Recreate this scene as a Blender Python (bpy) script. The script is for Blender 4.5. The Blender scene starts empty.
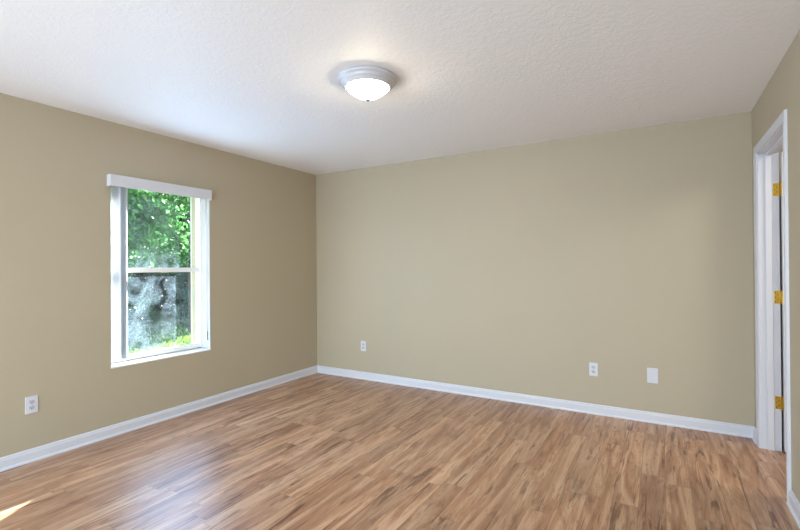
import bpy, bmesh, math, random
import numpy as np
from mathutils import Vector, Matrix
random.seed(7)
S = bpy.context.scene
C = S.collection
R = math.radians

# ---------------------------------------------------------------- camera
cam_d = bpy.data.cameras.new('camera')
cam = bpy.data.objects.new('camera', cam_d); C.objects.link(cam)
cam_d.sensor_width = 36; cam_d.lens = 441/800*36; cam_d.clip_start = 0.02
cam.matrix_world = (Matrix.Translation((3.67, 0, 1.293)) @ Matrix.Rotation(R(30.58), 4, 'Z')
                    @ Matrix.Rotation(R(90.26), 4, 'X') @ Matrix.Rotation(R(-0.42), 4, 'Z'))
S.camera = cam
# ---------------------------------------------------------------- view, world, lights
vs = S.view_settings
vs.view_transform = 'Standard'; vs.look = 'None'; vs.gamma = 1; vs.use_curve_mapping = False
vs.exposure = 0.17
w = bpy.data.worlds.new('sky'); S.world = w; w.use_nodes = True
nt = w.node_tree; bg = nt.nodes['Background']
sky = nt.nodes.new('ShaderNodeTexSky'); sky.sky_type = 'NISHITA'; sky.sun_disc = False
sky.sun_elevation = R(23.7); sky.sun_rotation = R(-30); sky.air_density = 1.2; sky.dust_density = 1.5
nt.links.new(sky.outputs[0], bg.inputs[0]); bg.inputs[1].default_value = 0.6

def light(name, kind, loc, direction, energy, color, size=None, size_y=None, spread=None):
    d = bpy.data.lights.new(name, kind); d.energy = energy; d.color = color
    if kind == 'AREA':
        d.shape = 'RECTANGLE'; d.size = size; d.size_y = size_y
        if spread: d.spread = R(spread)
    o = bpy.data.objects.new(name, d); C.objects.link(o); o.location = loc
    o.rotation_euler = Vector(direction).to_track_quat('-Z', 'Y').to_euler()
    return o
sun = light('sun', 'SUN', (-6, 8, 6), (0.5, -0.866, -0.43), 48, (0.97, 0.96, 1.0))
sun.data.angle = R(0.53)
# added fill light behind the camera, at an invented window in the front wall
light('front_fill', 'AREA', (1.9, -2.2, 1.15), (0.22, 1, 0.62), 158, (0.69, 0.835, 1.0), 3.4, 1.9)
# second added fill, at an unseen right-wall opening cut for it
light('side_fill', 'AREA', (4.20, -1.35, 1.35), (-1, 0.25, 0.12), 13, (0.68, 0.86, 1.0), 1.7, 1.4)
# daylight entering at the window
light('window_daylight', 'AREA', (0.012, 2.30, 1.25), (1, 0, -0.08), 19, (0.31, 0.56, 1.0), 0.66, 1.34)
light('closet_light', 'AREA', (5.2, 3.3, 2.38), (0, 0, -1), 22, (1.0, 0.96, 0.9), 0.5, 0.5)

# ---------------------------------------------------------------- material helpers
def mat(name):
    m = bpy.data.materials.new(name); m.use_nodes = True
    return m, m.node_tree, m.node_tree.nodes['Principled BSDF']
def setp(b, col=None, rough=None, metal=None, spec=None):
    if col: b.inputs['Base Color'].default_value = (*col, 1)
    if rough is not None: b.inputs['Roughness'].default_value = rough
    if metal is not None: b.inputs['Metallic'].default_value = metal
    if spec is not None: b.inputs['Specular IOR Level'].default_value = spec
def N(nt, t, **kw):
    n = nt.nodes.new(t)
    for k, v in kw.items():
        if k in n.bl_rna.properties: setattr(n, k, v)
        else: n.inputs[k].default_value = v
    return n
def math_(nt, op, a, b=None, c=None):
    n = nt.nodes.new('ShaderNodeMath'); n.operation = op
    for i, v in enumerate((a, b, c)):
        if v is None: continue
        if isinstance(v, (int, float)): n.inputs[i].default_value = v
        else: nt.links.new(v, n.inputs[i])
    return n.outputs[0]
def coords(nt): return N(nt, 'ShaderNodeTexCoord').outputs['Object']
def ramp(nt, fac, stops, interp='LINEAR'):
    r = nt.nodes.new('ShaderNodeValToRGB'); r.color_ramp.interpolation = interp
    while len(r.color_ramp.elements) < len(stops): r.color_ramp.elements.new(0.5)
    for e, (p, c) in zip(r.color_ramp.elements, stops):
        e.position = p; e.color = (*c, 1) if len(c) == 3 else c
    nt.links.new(fac, r.inputs[0]); return r.outputs[0]
def mixc(nt, fac, a, b, mode='MIX'):
    n = nt.nodes.new('ShaderNodeMix'); n.data_type = 'RGBA'; n.blend_type = mode
    for s, v in ((0, fac), (6, a), (7, b)):
        if isinstance(v, (int, float)): n.inputs[s].default_value = v
        elif isinstance(v, tuple): n.inputs[s].default_value = (*v, 1)
        else: nt.links.new(v, n.inputs[s])
    return n.outputs[2]
def bump(nt, b, h, strength, dist):
    n = nt.nodes.new('ShaderNodeBump'); n.inputs['Strength'].default_value = strength
    n.inputs['Distance'].default_value = dist
    nt.links.new(h, n.inputs['Height']); nt.links.new(n.outputs[0], b.inputs['Normal'])

def plain(name, col, rough=0.5, metal=0, var=0.03, scale=6, bs=0.0, bscale=200):
    m, nt, b = mat(name); setp(b, col, rough, metal)
    co = coords(nt)
    n = N(nt, 'ShaderNodeTexNoise', Scale=scale, Detail=3.0); nt.links.new(co, n.inputs['Vector'])
    lo = tuple(c*(1-var) for c in col); hi = tuple(min(1, c*(1+var)) for c in col)
    nt.links.new(ramp(nt, n.outputs[0], [(0.3, lo), (0.7, hi)]), b.inputs['Base Color'])
    if bs:
        n2 = N(nt, 'ShaderNodeTexNoise', Scale=bscale, Detail=2.0); nt.links.new(co, n2.inputs['Vector'])
        bump(nt, b, n2.outputs[0], bs, 0.002)
    return m

M = {}
M['wall'] = plain('beige wall paint', (0.448, 0.387, 0.280), 0.55, var=0.012, scale=1.5, bs=0.25, bscale=140)
M['trim'] = plain('white trim paint', (0.64, 0.65, 0.70), 0.32, var=0.01)
M['vinyl'] = plain('white window vinyl', (0.82, 0.83, 0.83), 0.35, var=0.01)
M['plate'] = plain('white plastic plate', (0.64, 0.65, 0.70), 0.35, var=0.01)
M['slot'] = plain('dark outlet slots', (0.03, 0.03, 0.035), 0.6)
M['socket'] = plain('white plastic socket face', (0.50, 0.51, 0.57), 0.4, var=0.01)
M['brass'] = plain('polished brass', (0.80, 0.56, 0.10), 0.28, 0.85, var=0.05, scale=60)
M['dark_brass'] = plain('dark brown brass', (0.30, 0.18, 0.04), 0.4, 0.8, var=0.1, scale=60)  # darker, browner tone for knuckles and screws
M['enamel'] = plain('white enamel', (0.6, 0.6, 0.63), 0.25, var=0.01)
M['nickel'] = plain('brushed nickel', (0.5, 0.5, 0.5), 0.35, 0.9)
M['stucco'] = plain('exterior stucco', (0.84, 0.86, 0.87), 0.9, var=0.05, bs=0.5, bscale=60)
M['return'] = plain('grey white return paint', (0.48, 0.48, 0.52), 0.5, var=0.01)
M['tag'] = plain('tan plastic', (0.42, 0.36, 0.26), 0.5)
M['marble'] = plain('white marble sill', (0.85, 0.85, 0.86), 0.22, var=0.03, scale=9)
M['bark'] = plain('grey brown bark', (0.16, 0.13, 0.10), 0.9, var=0.4, scale=20, bs=0.8, bscale=40)

# ceiling: knock-down spray texture
m, nt, b = mat('knockdown ceiling paint'); setp(b, (0.90, 0.90, 0.90), 0.6)
co = coords(nt)
n1 = N(nt, 'ShaderNodeTexNoise', Scale=42.0, Detail=3.0, Distortion=0.8); nt.links.new(co, n1.inputs['Vector'])
h = ramp(nt, n1.outputs[0], [(0.46, (0, 0, 0)), (0.58, (1, 1, 1))])
bump(nt, b, h, 0.36, 0.002); M['ceiling'] = m

# floor: wood laminate planks running along y
m, nt, b = mat('wood laminate planks'); co = coords(nt)
sep = N(nt, 'ShaderNodeSeparateXYZ'); nt.links.new(co, sep.inputs[0]); X, Y = sep.outputs[0], sep.outputs[1]
PW, PL = 0.127, 1.215
xr = math_(nt, 'DIVIDE', X, PW); row = math_(nt, 'FLOOR', xr)
wn = N(nt, 'ShaderNodeTexWhiteNoise', noise_dimensions='1D'); nt.links.new(row, wn.inputs['W'])
yr = math_(nt, 'ADD', math_(nt, 'DIVIDE', Y, PL), math_(nt, 'MULTIPLY', wn.outputs[0], 7.3)); colm = math_(nt, 'FLOOR', yr)
cmb = N(nt, 'ShaderNodeCombineXYZ'); nt.links.new(row, cmb.inputs[0]); nt.links.new(colm, cmb.inputs[1])
wn2 = N(nt, 'ShaderNodeTexWhiteNoise', noise_dimensions='2D'); nt.links.new(cmb.outputs[0], wn2.inputs['Vector'])
hv = wn2.outputs[0]
fx = math_(nt, 'FRACT', xr); fy = math_(nt, 'FRACT', yr)
ex = math_(nt, 'MULTIPLY', math_(nt, 'MINIMUM', fx, math_(nt, 'SUBTRACT', 1.0, fx)), PW)
ey = math_(nt, 'MULTIPLY', math_(nt, 'MINIMUM', fy, math_(nt, 'SUBTRACT', 1.0, fy)), PL)
edge = math_(nt, 'MINIMUM', ex, ey)
gap = math_(nt, 'LESS_THAN', edge, 0.0012)
def grain(sx, sy, det, dist, seed, rough=0.6):
    c = N(nt, 'ShaderNodeCombineXYZ')
    nt.links.new(math_(nt, 'MULTIPLY', X, sx), c.inputs[0])
    nt.links.new(math_(nt, 'MULTIPLY', Y, sy), c.inputs[1])
    nt.links.new(math_(nt, 'ADD', math_(nt, 'MULTIPLY', hv, 37.0), seed), c.inputs[2])
    n = N(nt, 'ShaderNodeTexNoise', Scale=1.0, Detail=det, Distortion=dist, Roughness=rough)
    nt.links.new(c.outputs[0], n.inputs['Vector']); return n.outputs[0]
g1 = grain(11, 0.9, 4, 1.5, 0)         # broad figure
g2 = grain(95, 3.5, 3, 0.4, 11)       # fine streaks
g3 = grain(9, 1.7, 4, 2.6, 23)        # cathedral swirls
g4 = grain(30, 1.7, 4, 1.2, 41)        # dark cracks
base = ramp(nt, g1, [(0.30, (0.30, 0.145, 0.078)), (0.44, (0.40, 0.215, 0.120)), (0.56, (0.51, 0.312, 0.192)), (0.72, (0.61, 0.410, 0.272))])
sw = ramp(nt, g3, [(0.34, (0.62, 0.55, 0.50)), (0.46, (1, 1, 1)), (0.6, (1, 1, 1)), (0.75, (1.0, 0.9, 0.8))])
c1 = mixc(nt, 0.8, base, sw, 'MULTIPLY')
fine = ramp(nt, g2, [(0.3, (0.70, 0.66, 0.62)), (0.6, (1.06, 1.05, 1.04))])
c2 = mixc(nt, 0.35, c1, fine, 'MULTIPLY')
dk = ramp(nt, g4, [(0.36, (0.30, 0.22, 0.18)), (0.42, (1, 1, 1))])
g5 = grain(75, 3.2, 5, 2.0, 67, 0.7)
dk2 = ramp(nt, g5, [(0.36, (0.42, 0.33, 0.27)), (0.45, (1, 1, 1))])
c3 = mixc(nt, 0.6, mixc(nt, 0.8, c2, dk, 'MULTIPLY'), dk2, 'MULTIPLY')
tone = ramp(nt, hv, [(0.0, (0.86, 0.83, 0.81)), (0.5, (1.0, 0.99, 0.98)), (1.0, (1.14, 1.12, 1.09))])
c4 = mixc(nt, 1.0, c3, tone, 'MULTIPLY')
c5 = mixc(nt, math_(nt, 'MULTIPLY', gap, 0.55), c4, (0.12, 0.06, 0.03))
nt.links.new(c5, b.inputs['Base Color'])
setp(b, None, 0.3, 0, 0.75)
rg = math_(nt, 'ADD', math_(nt, 'MULTIPLY', g2, 0.12), 0.31); nt.links.new(rg, b.inputs['Roughness'])
hh = math_(nt, 'SUBTRACT', math_(nt, 'MULTIPLY', g2, 0.25), gap)
bump(nt, b, hh, 0.25, 0.0008); M['floor'] = m

# vinyl blind vanes: a little light comes through
m, nt, b = mat('white vinyl vane'); setp(b, (0.88, 0.90, 0.92), 0.45)
tr = N(nt, 'ShaderNodeBsdfTranslucent'); tr.inputs[0].default_value = (0.80, 0.84, 0.88, 1)
mx = N(nt, 'ShaderNodeMixShader'); mx.inputs[0].default_value = 0.5
co = coords(nt); nz = N(nt, 'ShaderNodeTexNoise', Scale=180.0); nt.links.new(co, nz.inputs['Vector']); bump(nt, b, nz.outputs[0], 0.2, 0.0005)
nt.links.new(b.outputs[0], mx.inputs[1]); nt.links.new(tr.outputs[0], mx.inputs[2])
nt.links.new(mx.outputs[0], nt.nodes['Material Output'].inputs[0]); M['vane'] = m

# dusty window glass
m, nt, b = mat('dusty window glass')
nt.nodes.remove(b); co = coords(nt)
tp = N(nt, 'ShaderNodeBsdfTransparent'); tp.inputs[0].default_value = (0.93, 0.97, 0.95, 1)
gl = N(nt, 'ShaderNodeBsdfGlossy'); gl.inputs['Roughness'].default_value = 0.02
lw = N(nt, 'ShaderNodeLayerWeight'); frv = math_(nt, 'ADD', 0.03, math_(nt, 'MULTIPLY', math_(nt, 'POWER', lw.outputs['Facing'], 4.0), 0.5))
m1 = N(nt, 'ShaderNodeMixShader'); nt.links.new(frv, m1.inputs[0])
nt.links.new(tp.outputs[0], m1.inputs[1]); nt.links.new(gl.outputs[0], m1.inputs[2])
df = N(nt, 'ShaderNodeBsdfDiffuse'); df.inputs[0].default_value = (0.52, 0.70, 0.84, 1)
tl = N(nt, 'ShaderNodeBsdfTranslucent'); tl.inputs[0].default_value = (0.52, 0.70, 0.84, 1)
dd = N(nt, 'ShaderNodeMixShader'); dd.inputs[0].default_value = 0.6
nt.links.new(df.outputs[0], dd.inputs[1]); nt.links.new(tl.outputs[0], dd.inputs[2])
a1 = N(nt, 'ShaderNodeTexNoise', Scale=5.0, Detail=4.0, Distortion=1.2); nt.links.new(co, a1.inputs['Vector'])
a2 = N(nt, 'ShaderNodeTexNoise', Scale=26.0, Detail=4.0, Distortion=3.5); nt.links.new(co, a2.inputs['Vector'])
cl = ramp(nt, a1.outputs[0], [(0.38, (0, 0, 0)), (0.68, (1, 1, 1))])
ln = math_(nt, 'ABSOLUTE', math_(nt, 'SUBTRACT', a2.outputs[0], 0.5))
lines = ramp(nt, ln, [(0.0, (1, 1, 1)), (0.035, (0.15, 0.15, 0.15)), (0.1, (0.05, 0.05, 0.05))])
sz = N(nt, 'ShaderNodeSeparateXYZ'); nt.links.new(co, sz.inputs[0])
low = ramp(nt, math_(nt, 'DIVIDE', math_(nt, 'SUBTRACT', 1.9, sz.outputs[2]), 1.3), [(0.3, (0.1, 0.1, 0.1)), (0.5, (1, 1, 1))])
dust = math_(nt, 'ADD', 0.006, math_(nt, 'MULTIPLY', low, math_(nt, 'MULTIPLY', cl, math_(nt, 'ADD', 0.045, math_(nt, 'MULTIPLY', lines, 0.2)))))
m2 = N(nt, 'ShaderNodeMixShader'); nt.links.new(dust, m2.inputs[0])
nt.links.new(m1.outputs[0], m2.inputs[1]); nt.links.new(dd.outputs[0], m2.inputs[2])
nt.links.new(m2.outputs[0], nt.nodes['Material Output'].inputs[0]); M['glass'] = m

# lamp bowl
m, nt, b = mat('lit frosted glass'); setp(b, (0.95, 0.94, 0.90), 0.3)
b.inputs['Emission Color'].default_value = (1.0, 0.86, 0.62, 1); b.inputs['Emission Strength'].default_value = 58.0
M['bowl'] = m

def leafmat(name, col, tcol, f=0.55):
    m, nt, b = mat(name); setp(b, col, 0.42)
    geo = N(nt, 'ShaderNodeNewGeometry'); rnd = geo.outputs['Random Per Island']
    c = ramp(nt, rnd, [(0.0, tuple(x*0.55 for x in col)), (0.5, col), (1.0, tuple(min(1, x*1.7) for x in col))])
    nt.links.new(c, b.inputs['Base Color'])
    t = N(nt, 'ShaderNodeBsdfTranslucent')
    nt.links.new(ramp(nt, rnd, [(0.0, tuple(x*0.5 for x in tcol)), (0.6, tcol), (1.0, tuple(min(1, x*1.6) for x in tcol))]), t.inputs[0])
    mx = N(nt, 'ShaderNodeMixShader'); mx.inputs[0].default_value = f
    nt.links.new(b.outputs[0], mx.inputs[1]); nt.links.new(t.outputs[0], mx.inputs[2])
    nt.links.new(mx.outputs[0], nt.nodes['Material Output'].inputs[0]); return m
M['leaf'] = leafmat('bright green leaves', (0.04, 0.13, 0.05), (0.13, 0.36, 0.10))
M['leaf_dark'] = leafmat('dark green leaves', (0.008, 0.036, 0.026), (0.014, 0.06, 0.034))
M['grass'] = leafmat('grass blades', (0.10, 0.20, 0.05), (0.16, 0.30, 0.05))
M['lawn'] = plain('lawn soil and turf', (0.13, 0.17, 0.08), 0.95, var=0.4, scale=3, bs=1.0, bscale=60)

# ---------------------------------------------------------------- mesh helpers
def bm_box(bm, x0, x1, y0, y1, z0, z1):
    v = [bm.verts.new(p) for p in ((x0,y0,z0),(x1,y0,z0),(x1,y1,z0),(x0,y1,z0),(x0,y0,z1),(x1,y0,z1),(x1,y1,z1),(x0,y1,z1))]
    for f in ((3,2,1,0),(4,5,6,7),(0,1,5,4),(1,2,6,5),(2,3,7,6),(3,0,4,7)): bm.faces.new([v[i] for i in f])
def lathe(bm, prof, cx, cy, cz, seg=64):
    rings = []
    for r, z in prof:
        if r < 1e-6: rings.append([bm.verts.new((cx, cy, cz+z))])
        else: rings.append([bm.verts.new((cx+r*math.cos(2*math.pi*i/seg), cy+r*math.sin(2*math.pi*i/seg), cz+z)) for i in range(seg)])
    for a, b_ in zip(rings, rings[1:]):
        for i in range(seg):
            j = (i+1) % seg
            q = [a[i % len(a)], a[j % len(a)], b_[j % len(b_)], b_[i % len(b_)]]
            u = []
            for p in q:
                if p not in u: u.append(p)
            if len(u) > 2: bm.faces.new(u)
def sweep(bm, prof, p0, p1, out, up=(0,0,1)):
    # profile points (distance out of the wall, height) extruded from p0 to p1
    o = Vector(out); u = Vector(up)
    a = [bm.verts.new(Vector(p0)+o*d+u*h) for d, h in prof]
    b_ = [bm.verts.new(Vector(p1)+o*d+u*h) for d, h in prof]
    n = len(prof)
    for i in range(n): bm.faces.new((a[i], a[(i+1) % n], b_[(i+1) % n], b_[i]))
    bm.faces.new(a[::-1]); bm.faces.new(b_)
def tube(bm, pts, rad, seg=10):
    rings = []
    for k, p in enumerate(pts):
        p = Vector(p); d = (Vector(pts[min(k+1, len(pts)-1)])-Vector(pts[max(k-1, 0)])).normalized()
        a = d.cross(Vector((0.31, 0.87, 0.12))).normalized(); c = d.cross(a)
        r = rad[k] if isinstance(rad, (list, tuple)) else rad
        rings.append([bm.verts.new(p+r*(math.cos(2*math.pi*i/seg)*a+math.sin(2*math.pi*i/seg)*c)) for i in range(seg)])
    for a, b_ in zip(rings, rings[1:]):
        for i in range(seg): bm.faces.new((a[i], a[(i+1) % seg], b_[(i+1) % seg], b_[i]))
    bm.faces.new(rings[0][::-1]); bm.faces.new(rings[-1])
def obj(name, bm, m, parent=None, bevel=0, smooth=False):
    bmesh.ops.recalc_face_normals(bm, faces=bm.faces)
    me = bpy.data.meshes.new(name); bm.to_mesh(me); bm.free()
    me.materials.append(m)
    if smooth:
        for p in me.polygons: p.use_smooth = True
    o = bpy.data.objects.new(name, me); C.objects.link(o)
    if parent:
        o.parent = parent; o.matrix_parent_inverse = parent.matrix_world.inverted()
    if bevel:
        bv = o.modifiers.new('bevel', 'BEVEL'); bv.width = bevel; bv.segments = 3; bv.limit_method = 'ANGLE'
    return o
def boxes(name, lst, m, parent=None, bevel=0):
    bm = bmesh.new()
    for a in lst: bm_box(bm, *a)
    return obj(name, bm, m, parent, bevel)
def empty(name, loc, label=None, cat=None, group=None, kind=None):
    o = bpy.data.objects.new(name, None); C.objects.link(o); o.location = loc; o.empty_display_size = 0.05
    o.matrix_world = Matrix.Translation(loc)
    if label: o['label'] = label
    if cat: o['category'] = cat
    if group: o['group'] = group
    if kind: o['kind'] = kind
    return o
def struct(o, label=None, cat=None):
    o['kind'] = 'structure'
    if label: o['label'] = label
    if cat: o['category'] = cat
    return o

# ---------------------------------------------------------------- room shell
XR, YB, H = 4.265, 4.179, 2.44
YF = -2.6
WT = 0.28                                   # block wall on the window side
wy0, wy1, wz0, wz1 = 1.80, 2.678, 0.520, 2.0
dy0, dy1, dzt = 3.175, 3.96, 2.066          # door opening in the right wall
RT = 0.115
struct(boxes('floor', [(0, XR, YF, YB, -0.1, 0), (XR, XR+1.6, dy0-0.9, YB, -0.1, 0)], M['floor']),
       'wood laminate floor of brown hickory planks running towards the back wall', 'floor')
struct(boxes('ceiling', [(0, XR+1.7, YF, YB, H, H+0.12)], M['ceiling']), 'white ceiling with a sprayed knockdown texture', 'ceiling')
struct(boxes('wall_left', [(-WT, 0, YF-0.1, wy0, -0.1, H+0.12), (-WT, 0, wy1, YB+0.15, -0.1, H+0.12),
                    (-WT, 0, wy0, wy1, -0.1, wz0), (-WT, 0, wy0, wy1, wz1, H+0.12)], M['wall']),
       'beige wall on the left with the window in it', 'wall')
struct(boxes('wall_back', [(0, XR+1.7, YB, YB+0.15, -0.1, H+0.12)], M['wall']), 'plain beige back wall with three white wall plates', 'wall')
struct(boxes('wall_right', [(XR, XR+RT, YF, -2.25, 0, H), (XR, XR+RT, -0.45, dy0-0.02, 0, H), (XR, XR+RT, -2.25, -0.45, 0, 0.6), (XR, XR+RT, -2.25, -0.45, 2.1, H), (XR, XR+RT, dy1+0.02, YB, 0, H), (XR, XR+RT, dy0-0.02, dy1+0.02, dzt+0.02, H)], M['wall']),  # opening behind the camera added for the side fill lamp
       'beige wall on the right around the white doorway', 'wall')
struct(boxes('wall_front', [(0, 0.2, YF-0.12, YF, 0, H), (3.8, XR, YF-0.12, YF, 0, H), (0.2, 3.8, YF-0.12, YF, 2.3, H),
                     (0.2, 3.8, YF-0.12, YF, 0, 0.2)], M['wall']), 'beige wall behind the viewer with a wide opening added for the fill lamp', 'wall')
struct(boxes('wall_closet', [(XR+1.6, XR+1.7, dy0-1.0, YB, 0, H), (XR+RT, XR+1.6, dy0-1.0, dy0-0.9, 0, H)], M['wall']),
       'beige wall of the small room beyond the doorway', 'wall')
# exterior skin and eave of the house
struct(boxes('trim_stucco', [(-WT-0.015, -WT, YF-0.1, wy0-0.0, -0.3, 2.7), (-WT-0.015, -WT, wy1, YB+0.15, -0.3, 2.7),
                    (-WT-0.015, -WT, wy0, wy1, -0.3, wz0), (-WT-0.015, -WT, wy0, wy1, wz1, 2.7)], M['stucco']),
       'pale stucco skin on the outside of the window wall', 'wall skin')

# baseboards with a small shoe
BP = [(0, 0), (0.022, 0), (0.021, 0.008), (0.014, 0.016), (0.013, 0.018), (0.013, 0.062), (0.009, 0.070), (0.0085, 0.078), (0.004, 0.084), (0, 0.085)]
def base(name, p0, p1, out, lab):
    bm = bmesh.new(); sweep(bm, BP, p0, p1, out); struct(obj(name, bm, M['trim']), lab, 'baseboard')
base('baseboard_left', (0, YF, 0), (0, YB, 0), (1, 0, 0), 'white moulded baseboard along the left wall')
base('baseboard_back', (0.0, YB, 0), (XR, YB, 0), (0, -1, 0), 'white moulded baseboard along the back wall')
base('baseboard_right', (XR, YF, 0), (XR, dy0-0.065, 0), (-1, 0, 0), 'white moulded baseboard along the right wall')
base('baseboard_corner', (XR, dy1+0.065, 0), (XR, YB-0.001, 0), (-1, 0, 0), 'short white baseboard between the doorway and the back corner')

# ---------------------------------------------------------------- window in the left wall
win = empty('window_1', (-0.165, (wy0+wy1)/2, wz0), 'white single-hung window with dusty glass in the left wall', 'window', kind='structure')
fx0, fx1 = -0.205, -0.13
F = 0.012
boxes('window_frame', [(fx0, fx1, wy0, wy0+F, wz0+0.02, wz1), (fx0, fx1, wy1-F, wy1, wz0+0.02, wz1),
                (fx0, fx1, wy0+F, wy1-F, wz1-F, wz1), (fx0, fx1, wy0+F, wy1-F, wz0+0.02, wz0+0.02+F)], M['vinyl'], win, 0.002)
def sash(x0, x1, z0, z1, w_b, w_t, w_s):
    a, c = wy0+F, wy1-F
    s = boxes('sash', [(x0, x1, a, a+w_s, z0, z1), (x0, x1, c-w_s, c, z0, z1),
                (x0, x1, a+w_s, c-w_s, z0, z0+w_b), (x0, x1, a+w_s, c-w_s, z1-w_t, z1)], M['vinyl'], win, 0.002)
    xm = (x0+x1)/2
    boxes('glass_pane', [(xm-0.002, xm+0.002, a+w_s-0.003, c-w_s+0.003, z0+w_b-0.003, z1-w_t+0.003)], M['glass'], s)
    return s
sash(-0.198, -0.172, 1.262, wz1-F, 0.040, 0.012, 0.006)
sash(-0.168, -0.140, wz0+0.02+F, 1.302, 0.030, 0.040, 0.006)
sill = boxes('window_sill', [(-0.13, 0.006, wy0-0.0, wy1+0.0, wz0, wz0+0.014)], M['marble'], win, 0.004)
boxes('exterior_sill', [(-WT-0.03, -0.205, wy0, wy1, wz0-0.005, wz0+0.018)], M['stucco'], win)
# plaster returns painted white
boxes('jamb_lining', [(-0.13, -0.0005, wy0-0.0, wy0+0.004, wz0+0.02, wz1), (-0.13, -0.0005, wy1-0.004, wy1, wz0+0.02, wz1),
               (-0.13, -0.0005, wy0+0.004, wy1-0.004, wz1-0.004, wz1)], M['return'], win)

# ---------------------------------------------------------------- vertical blind
bl = empty('vertical_blind', (0.0, 2.22, 1.93), 'white vertical blind drawn open to the left of the window under a boxed valance', 'blind')
va, vb, vz0, vz1, vd = 1.775, 2.655, 1.932, 2.022, 0.062
boxes('valance', [(vd-0.004, vd, va, vb, vz0, vz1), (0.001, vd-0.004, va, va+0.004, vz0, vz1), (0.001, vd-0.004, vb-0.004, vb, vz0, vz1),
           (0.001, vd-0.004, va+0.004, vb-0.004, vz1-0.004, vz1)], M['trim'], bl, 0.0012)
boxes('headrail', [(-0.075, -0.032, wy0+0.006, wy1-0.006, wz1-0.045, wz1-0.006)], M['vinyl'], bl, 0.003)
for i in range(10):
    bm = bmesh.new()
    yc = 1.868+i*0.0058; ang = R(19+random.uniform(-1.5, 1.5)); z0 = 0.572; z1 = wz1-0.047
    W_ = 0.089; cols = []
    for k in range(9):
        u = (k/8-0.5)*W_; bow = 0.007*(1-(2*k/8-1)**2)
        x = -0.056+u*math.cos(ang)-bow*math.sin(ang); y = yc+u*math.sin(ang)+bow*math.cos(ang)
        cols.append((x, y))
    for t in (0, 0.0007):
        pass
    f = [[bm.verts.new((x, y+t, z)) for x, y in cols for z in (z0, z1)] for t in (0, 0.0007)]
    for k in range(8):
        bm.faces.new((f[0][2*k], f[0][2*k+1], f[0][2*k+3], f[0][2*k+2]))
        bm.faces.new((f[1][2*k], f[1][2*k+2], f[1][2*k+3], f[1][2*k+1]))
        bm.faces.new((f[0][2*k], f[0][2*k+2], f[1][2*k+2], f[1][2*k]))
        bm.faces.new((f[0][2*k+1], f[1][2*k+1], f[1][2*k+3], f[0][2*k+3]))
    for k in (0, 8): bm.faces.new((f[0][2*k], f[1][2*k], f[1][2*k+1], f[0][2*k+1]))
    v = obj('vane', bm, M['vane'], bl, smooth=False)
bm = bmesh.new()
tube(bm, [(-0.012, 2.638, wz1-0.03), (-0.008, 2.640, 1.6), (-0.006, 2.640, 1.0), (-0.006, 2.641, 0.68)], 0.0028)
tube(bm, [(-0.012, 2.650, wz1-0.03), (-0.005, 2.650, 1.6), (-0.003, 2.649, 1.0), (-0.003, 2.649, 0.68)], 0.0028)
obj('pull_cord', bm, M['trim'], bl, smooth=True)
cw = boxes('cord_weight', [(-0.010, 0.004, 2.637, 2.653, 0.62, 0.70)], M['tag'], bl, 0.003); cw['label'] = 'small tan cord weight'

# ---------------------------------------------------------------- doorway in the right wall
door = empty('door_1', (XR+RT, dy1, 0), 'white door swung open away from the room on brass hinges', 'door', kind='structure')
# jambs and stops
boxes('door_jamb', [(XR, XR+RT, dy1, dy1+0.02, 0, dzt+0.02), (XR, XR+RT, dy0-0.02, dy0, 0, dzt+0.02), (XR, XR+RT, dy0, dy1, dzt, dzt+0.02)], M['trim'], door, 0.001)
boxes('door_stop', [(XR+0.038, XR+0.074, dy1-0.011, dy1, 0, dzt), (XR+0.038, XR+0.074, dy0, dy0+0.011, 0, dzt), (XR+0.038, XR+0.074, dy0+0.011, dy1-0.011, dzt-0.011, dzt)], M['trim'], door, 0.002)
# moulded casing, mitred
CP = [(0, 0.006), (0.008, 0.006), (0.010, 0.011), (0.011, 0.026), (0.014, 0.034), (0.016, 0.052), (0.013, 0.062), (0, 0.064)]
bm = bmesh.new()
def ring(corner):
    y, z, sy, sz = corner
    return [bm.verts.new((XR-d, y+sy*h, z+sz*h)) for d, h in CP]
rs = [ring((dy0, 0, -1, 0)), ring((dy0, dzt, -1, 1)), ring((dy1, dzt, 1, 1)), ring((dy1, 0, 1, 0))]
for a, c in zip(rs, rs[1:]):
    n = len(CP)
    for i in range(n): bm.faces.new((a[i], a[(i+1) % n], c[(i+1) % n], c[i]))
bm.faces.new(rs[0]); bm.faces.new(rs[-1])
obj('door_casing', bm, M['trim'], door)
# leaf, hinged on the far jamb at the other room's side, standing open
hx, hy = XR+RT+0.004, dy1-0.004
leaf_bm = bmesh.new(); LW, LT = 0.775, 0.034
bm_box(leaf_bm, 0.004, LW, -LT, 0, 0.012, dzt-0.004)
# raised panels
for (z0, z1) in ((0.22, 0.86), (1.02, 1.62), (1.72, 1.92)):
    for (a, c) in ((0.11, 0.35), (0.43, 0.67)):
        bm_box(leaf_bm, a, c, -LT-0.006, 0.006, z0, z1)
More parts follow.
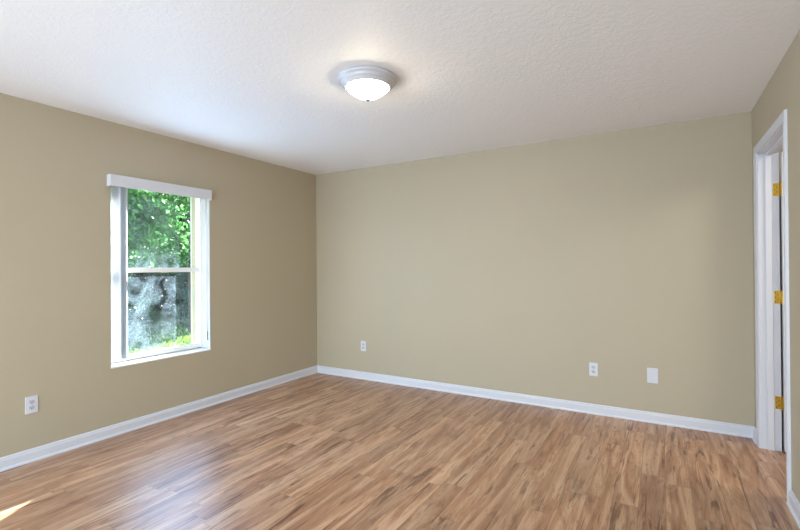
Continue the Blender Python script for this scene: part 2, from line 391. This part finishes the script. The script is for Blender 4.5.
# rotation: leaf local x runs along world +x (door open a little past square)
leaf = obj('door_leaf', leaf_bm, M['trim'], None, 0.003)
leaf.parent = door
leaf.location = (0.0045, -0.0065, 0); leaf.rotation_euler = (0, 0, 0)
kb = bmesh.new(); lathe(kb, [(0, 0.0), (0.032, 0.0), (0.03, 0.006), (0.012, 0.012), (0.011, 0.04), (0.026, 0.05), (0.028, 0.065), (0.018, 0.076), (0, 0.078)], 0, 0, 0, 32)
kn = obj('door_knob', kb, M['brass'], leaf, smooth=True); kn.matrix_parent_inverse = Matrix.Identity(4)
kn.location = (0.71, -LT, 0.95); kn.rotation_euler = (R(90), 0, 0); kn['label'] = 'brass door knob'
for zc in (1.81, 1.065, 0.335):
    hb = bmesh.new()
    bm_box(hb, XR+RT+0.0065, XR+RT+0.0095, dy1-0.038, dy1-0.004, zc-0.0445, zc+0.0445)
    bm_box(hb, XR+RT-0.034, XR+RT+0.003, dy1-0.0025, dy1+0.0005, zc-0.0445, zc+0.0445)
    hg = obj('hinge', hb, M['brass'], door, 0.0008); hg['label'] = 'brass hinge'
    pb = bmesh.new()
    for j in range(5):
        z_ = zc-0.0445+j*0.0178
        lathe(pb, [(0, 0.0004), (0.0062, 0.0004), (0.0066, 0.002), (0.0066, 0.0158), (0.0062, 0.0174), (0, 0.0174)], XR+RT+0.0055, dy1-0.0035, z_, 20)
    lathe(pb, [(0, 0), (0.005, 0), (0.0055, 0.003), (0.003, 0.006), (0, 0.0065)], XR+RT+0.0055, dy1-0.0035, zc+0.0445, 20)
    obj('hinge_knuckle', pb, M['dark_brass'], hg, smooth=False)
    sb = bmesh.new()
    for (dx, dz) in ((-0.029, 0.031), (-0.014, 0.016), (-0.014, -0.016), (-0.029, -0.031), (-0.029, 0.0)):
        bmesh.ops.create_cone(sb, cap_ends=True, segments=14, radius1=0.0036, radius2=0.003, depth=0.0014,
                              matrix=Matrix.Translation((hx-0.002+dx, dy1-0.0031, zc+dz)) @ Matrix.Rotation(R(90), 4, 'X'))
    obj('screws', sb, M['dark_brass'], hg)

# ---------------------------------------------------------------- wall plates
def place(o, loc, rz):
    o.location = loc; o.rotation_euler = (0, 0, rz)
def plate_body(name_parent, w_, h_, parent, win_w=None, win_h=None):
    bm = bmesh.new(); bm_box(bm, -w_/2, w_/2, -0.006, 0, -h_/2, h_/2)
    return obj('cover_plate', bm, M['plate'], parent, 0.0025)
def duplex(loc, rz, label):
    e = empty('wall_outlet', (0, 0, 0), label, 'outlet', 'duplex power outlets')
    plate_body('p', 0.070, 0.115, e)
    for sz in (1, -1):
        bm = bmesh.new(); seg = 28; zc = sz*0.0195
        out = []
        for i in range(seg):
            a = 2*math.pi*i/seg; x = 0.0168*math.cos(a); z = 0.0168*math.sin(a)
            out.append((x, max(-0.0125, min(0.0125, z))))
        f0 = [bm.verts.new((x, -0.0055, zc+z)) for x, z in out]; f1 = [bm.verts.new((x, -0.0078, zc+z)) for x, z in out]
        bm.faces.new(f1)
        for i in range(seg): bm.faces.new((f0[i], f0[(i+1) % seg], f1[(i+1) % seg], f1[i]))
        s = obj('socket', bm, M['socket'], e)
        boxes('socket_slots', [(-0.0075, -0.0055, -0.0083, -0.0077, zc-0.001, zc+0.0075), (0.0052, 0.0072, -0.0083, -0.0077, zc, zc+0.0070),
                        (-0.0028, 0.0028, -0.0083, -0.0077, zc-0.0095, zc-0.0045)], M['slot'], s)
    sb = bmesh.new(); bmesh.ops.create_cone(sb, cap_ends=True, segments=16, radius1=0.0034, radius2=0.003, depth=0.0016, matrix=Matrix.Translation((0, -0.0066, 0)) @ Matrix.Rotation(R(90), 4, 'X'))
    obj('screw', sb, M['socket'], e)
    place(e, loc, rz); return e
duplex((0.0, 1.299, 0.381), R(90), 'white duplex power outlet low on the left wall, the only one near the window')
duplex((0.702, YB, 0.382), 0, 'white duplex outlet low on the back wall, nearest the left corner')
duplex((3.157, YB, 0.387), 0, 'white duplex outlet on the back wall, directly left of the blank plate')
e = empty('wall_plate', (0, 0, 0), 'white blank rectangular plate on the back wall, nearest the doorway', 'wall plate')
plate_body('p', 0.079, 0.124, e)
boxes('insert_panel', [(-0.0165, 0.0165, -0.0078, -0.005, -0.033, 0.033)], M['plate'], e, 0.001)
for z in (-0.048, 0.048):
    bm = bmesh.new()
    bmesh.ops.create_cone(bm, cap_ends=True, segments=16, radius1=0.0034, radius2=0.003, depth=0.0016, matrix=Matrix.Translation((0, -0.0066, z)) @ Matrix.Rotation(R(90), 4, 'X'))
    obj('screw', bm, M['socket'], e)
place(e, (3.605, YB, 0.385), 0)

# ---------------------------------------------------------------- ceiling lamp
lx, ly = 2.146, 2.208
L = empty('ceiling_lamp', (lx, ly, H), 'round flush ceiling lamp with a lit white glass bowl and stepped white rim', 'ceiling lamp')
bm = bmesh.new()
lathe(bm, [(0.0, -0.0005), (0.172, -0.0005), (0.178, -0.006), (0.180, -0.014), (0.176, -0.020), (0.166, -0.022), (0.163, -0.028), (0.163, -0.034),
           (0.158, -0.040), (0.150, -0.042), (0.146, -0.048), (0.143, -0.056), (0.133, -0.060), (0.126, -0.058), (0.124, -0.050), (0.0, -0.046)], lx, ly, H, 96)
obj('lamp_rim', bm, M['enamel'], L, smooth=True)
bm = bmesh.new()
pr = [(0.122, -0.052)]
for k in range(1, 17):
    a = k/16*math.pi/2; s_ = k/16; pr.append((0.125*(1-s_**1.6)**0.85, -0.056-0.074*s_) if k < 16 else (0.0, -0.130))
lathe(bm, pr, lx, ly, H, 96); obj('glass_bowl', bm, M['bowl'], L, smooth=True)
bm = bmesh.new(); lathe(bm, [(0, -0.124), (0.015, -0.126), (0.016, -0.130), (0.010, -0.134), (0.0065, -0.138), (0.003, -0.142), (0, -0.143)], lx, ly, H, 32)
obj('finial', bm, M['nickel'], L, smooth=True)

# ---------------------------------------------------------------- outside
GZ = -0.25
bm = bmesh.new(); bm_box(bm, -40, -WT, -30, 40, GZ-0.3, GZ)
struct(obj('ground_lawn', bm, M['lawn']), 'sunlit grass yard outside the window', 'lawn')
rng = np.random.default_rng(5)
def leaves(name, centres, size, m, parent=None, up=0.3):
    """one mesh of folded leaves, each of four corners"""
    n = len(centres); c = np.asarray(centres)
    d = rng.normal(size=(n, 3)); d[:, 2] -= up; d /= np.linalg.norm(d, axis=1)[:, None]
    r = rng.normal(size=(n, 3)); s = np.cross(d, r); s /= np.linalg.norm(s, axis=1)[:, None]
    nn = np.cross(s, d); L_ = size*rng.uniform(0.6, 1.3, (n, 1)); W_ = L_*0.27
    P = np.empty((n, 4, 3)); P[:, 0] = c; P[:, 1] = c+d*L_*0.45+s*W_+nn*W_*0.35; P[:, 2] = c+d*L_; P[:, 3] = c+d*L_*0.45-s*W_+nn*W_*0.35
    me = bpy.data.meshes.new(name); me.vertices.add(4*n); me.vertices.foreach_set('co', P.reshape(-1))
    idx = np.arange(n)[:, None]*4+np.array([[0, 1, 2, 0, 2, 3]]); idx = idx.reshape(-1)
    me.loops.add(6*n); me.loops.foreach_set('vertex_index', idx.astype(np.int32))
    me.polygons.add(2*n); me.polygons.foreach_set('loop_start', np.arange(0, 6*n, 3, dtype=np.int32))
    me.polygons.foreach_set('loop_total', np.full(2*n, 3, dtype=np.int32)); me.update(calc_edges=True)
    me.materials.append(m)
    o = bpy.data.objects.new(name, me); C.objects.link(o)
    if parent: o.parent = parent; o.matrix_parent_inverse = parent.matrix_world.inverted()
    return o
def clumps(cx, cy, z0, z1, rx, ry, nclump, per, cr):
    out = []
    for _ in range(nclump):
        a = rng.uniform(0, 2*math.pi); rr = rng.uniform(0.25, 1)**0.5; t = rng.uniform(0, 1)
        zz = z0+(z1-z0)*t; k = math.sqrt(max(0.12, 1-(2*t-1)**2*0.8))
        c = np.array([cx+rx*k*rr*math.cos(a), cy+ry*k*rr*math.sin(a), zz])
        out.append(c+rng.normal(size=(per, 3))*cr*np.array([1, 1, 0.6]))
    P = np.concatenate(out); return P[P[:, 2] > GZ+0.02]
def tree(x, y, h, crown0, r, ncl, per, size, m, label, group='trees in the yard'):
    t = empty('tree', (x, y, GZ), label, 'tree', group)
    bm = bmesh.new(); top = GZ+h
    tube(bm, [(x, y, GZ), (x+0.04, y-0.03, GZ+h*0.25), (x-0.05, y+0.06, GZ+h*0.55), (x, y, top*0.9)], [0.11, 0.085, 0.06, 0.015], 12)
    for k in range(9):
        a = k*2.4; zb = GZ+h*(0.25+0.07*k); q = r*random.uniform(0.5, 0.85)
        tube(bm, [(x, y, zb), (x+q*0.5*math.cos(a), y+q*0.5*math.sin(a), zb+0.25), (x+q*math.cos(a), y+q*math.sin(a), zb+random.uniform(0.1, 0.6))], [0.035, 0.02, 0.006], 6)
    obj('trunk', bm, M['bark'], t)
    leaves('foliage', clumps(x, y, crown0, top, r, r, ncl, per, 0.14), size, m, t)
def shrub(x, y, h, r, ncl, per, size, m, label):
    t = empty('shrub', (x, y, GZ), label, 'shrub', 'shrubs at the edge of the lawn')
    bm = bmesh.new()
    for k in range(12):
        a = k*2.4; q = r*random.uniform(0.3, 0.9); hh = h*random.uniform(0.6, 1.0)
        tube(bm, [(x+0.03*math.cos(a), y+0.03*math.sin(a), GZ), (x+q*0.5*math.cos(a), y+q*0.5*math.sin(a), GZ+hh*0.6), (x+q*math.cos(a), y+q*math.sin(a), GZ+hh)], [0.014, 0.01, 0.004], 5)
    obj('stems', bm, M['bark'], t)
    leaves('foliage', clumps(x, y, GZ+0.1, GZ+h, r, r, ncl, per, 0.12), size, m, t)
tree(-4.6, 3.9, 5.0, 1.35, 1.15, 170, 75, 0.11, M['leaf'], 'leafy tree with bright backlit leaves, on the left of the window view')
tree(-5.9, 6.5, 5.6, 1.35, 1.35, 190, 75, 0.11, M['leaf'], 'leafy tree with bright backlit leaves, at the upper right of the window view')
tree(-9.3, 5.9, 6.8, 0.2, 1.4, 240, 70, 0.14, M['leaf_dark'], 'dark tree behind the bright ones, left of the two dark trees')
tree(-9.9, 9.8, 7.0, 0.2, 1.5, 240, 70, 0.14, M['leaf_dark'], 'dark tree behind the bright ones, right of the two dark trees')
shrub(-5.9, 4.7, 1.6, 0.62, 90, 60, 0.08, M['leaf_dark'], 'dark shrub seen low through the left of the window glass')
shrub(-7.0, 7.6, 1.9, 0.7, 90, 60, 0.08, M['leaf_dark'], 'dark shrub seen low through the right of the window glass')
bm = bmesh.new()
t = empty('hedge', (-13.0, 10.5, GZ), 'tall dark hedge closing the far side of the yard', 'hedge')
for k in range(10): tube(bm, [(-13.0, 5.0+k*1.2, GZ), (-13.05, 5.1+k*1.2, GZ+2), (-13.0, 5.0+k*1.2, GZ+3.6)], [0.07, 0.05, 0.02], 8)
obj('trunk', bm, M['bark'], t)
hp = np.stack([rng.normal(-13.0, 0.45, 60000), rng.uniform(3.5, 18.5, 60000), rng.uniform(GZ+0.05, 4.6, 60000)], 1)
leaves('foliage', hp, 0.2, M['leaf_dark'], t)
# grass blades on the strip of lawn in view
n = 9000
gx = rng.uniform(-7.5, -2.2, n); gy = -gx*rng.uniform(0.45, 0.85, n)+1.8
gp = np.stack([gx, gy, np.full(n, GZ)], 1)
g = leaves('grass', gp, 0.09, M['grass'], up=-2.6)
g['kind'] = 'stuff'; g['label'] = 'short bright grass at the foot of the shrubs outside'; g['category'] = 'grass'

S.cycles.max_bounces = 12; S.cycles.diffuse_bounces = 6; S.cycles.transparent_max_bounces = 16
S.cycles.sample_clamp_indirect = 6
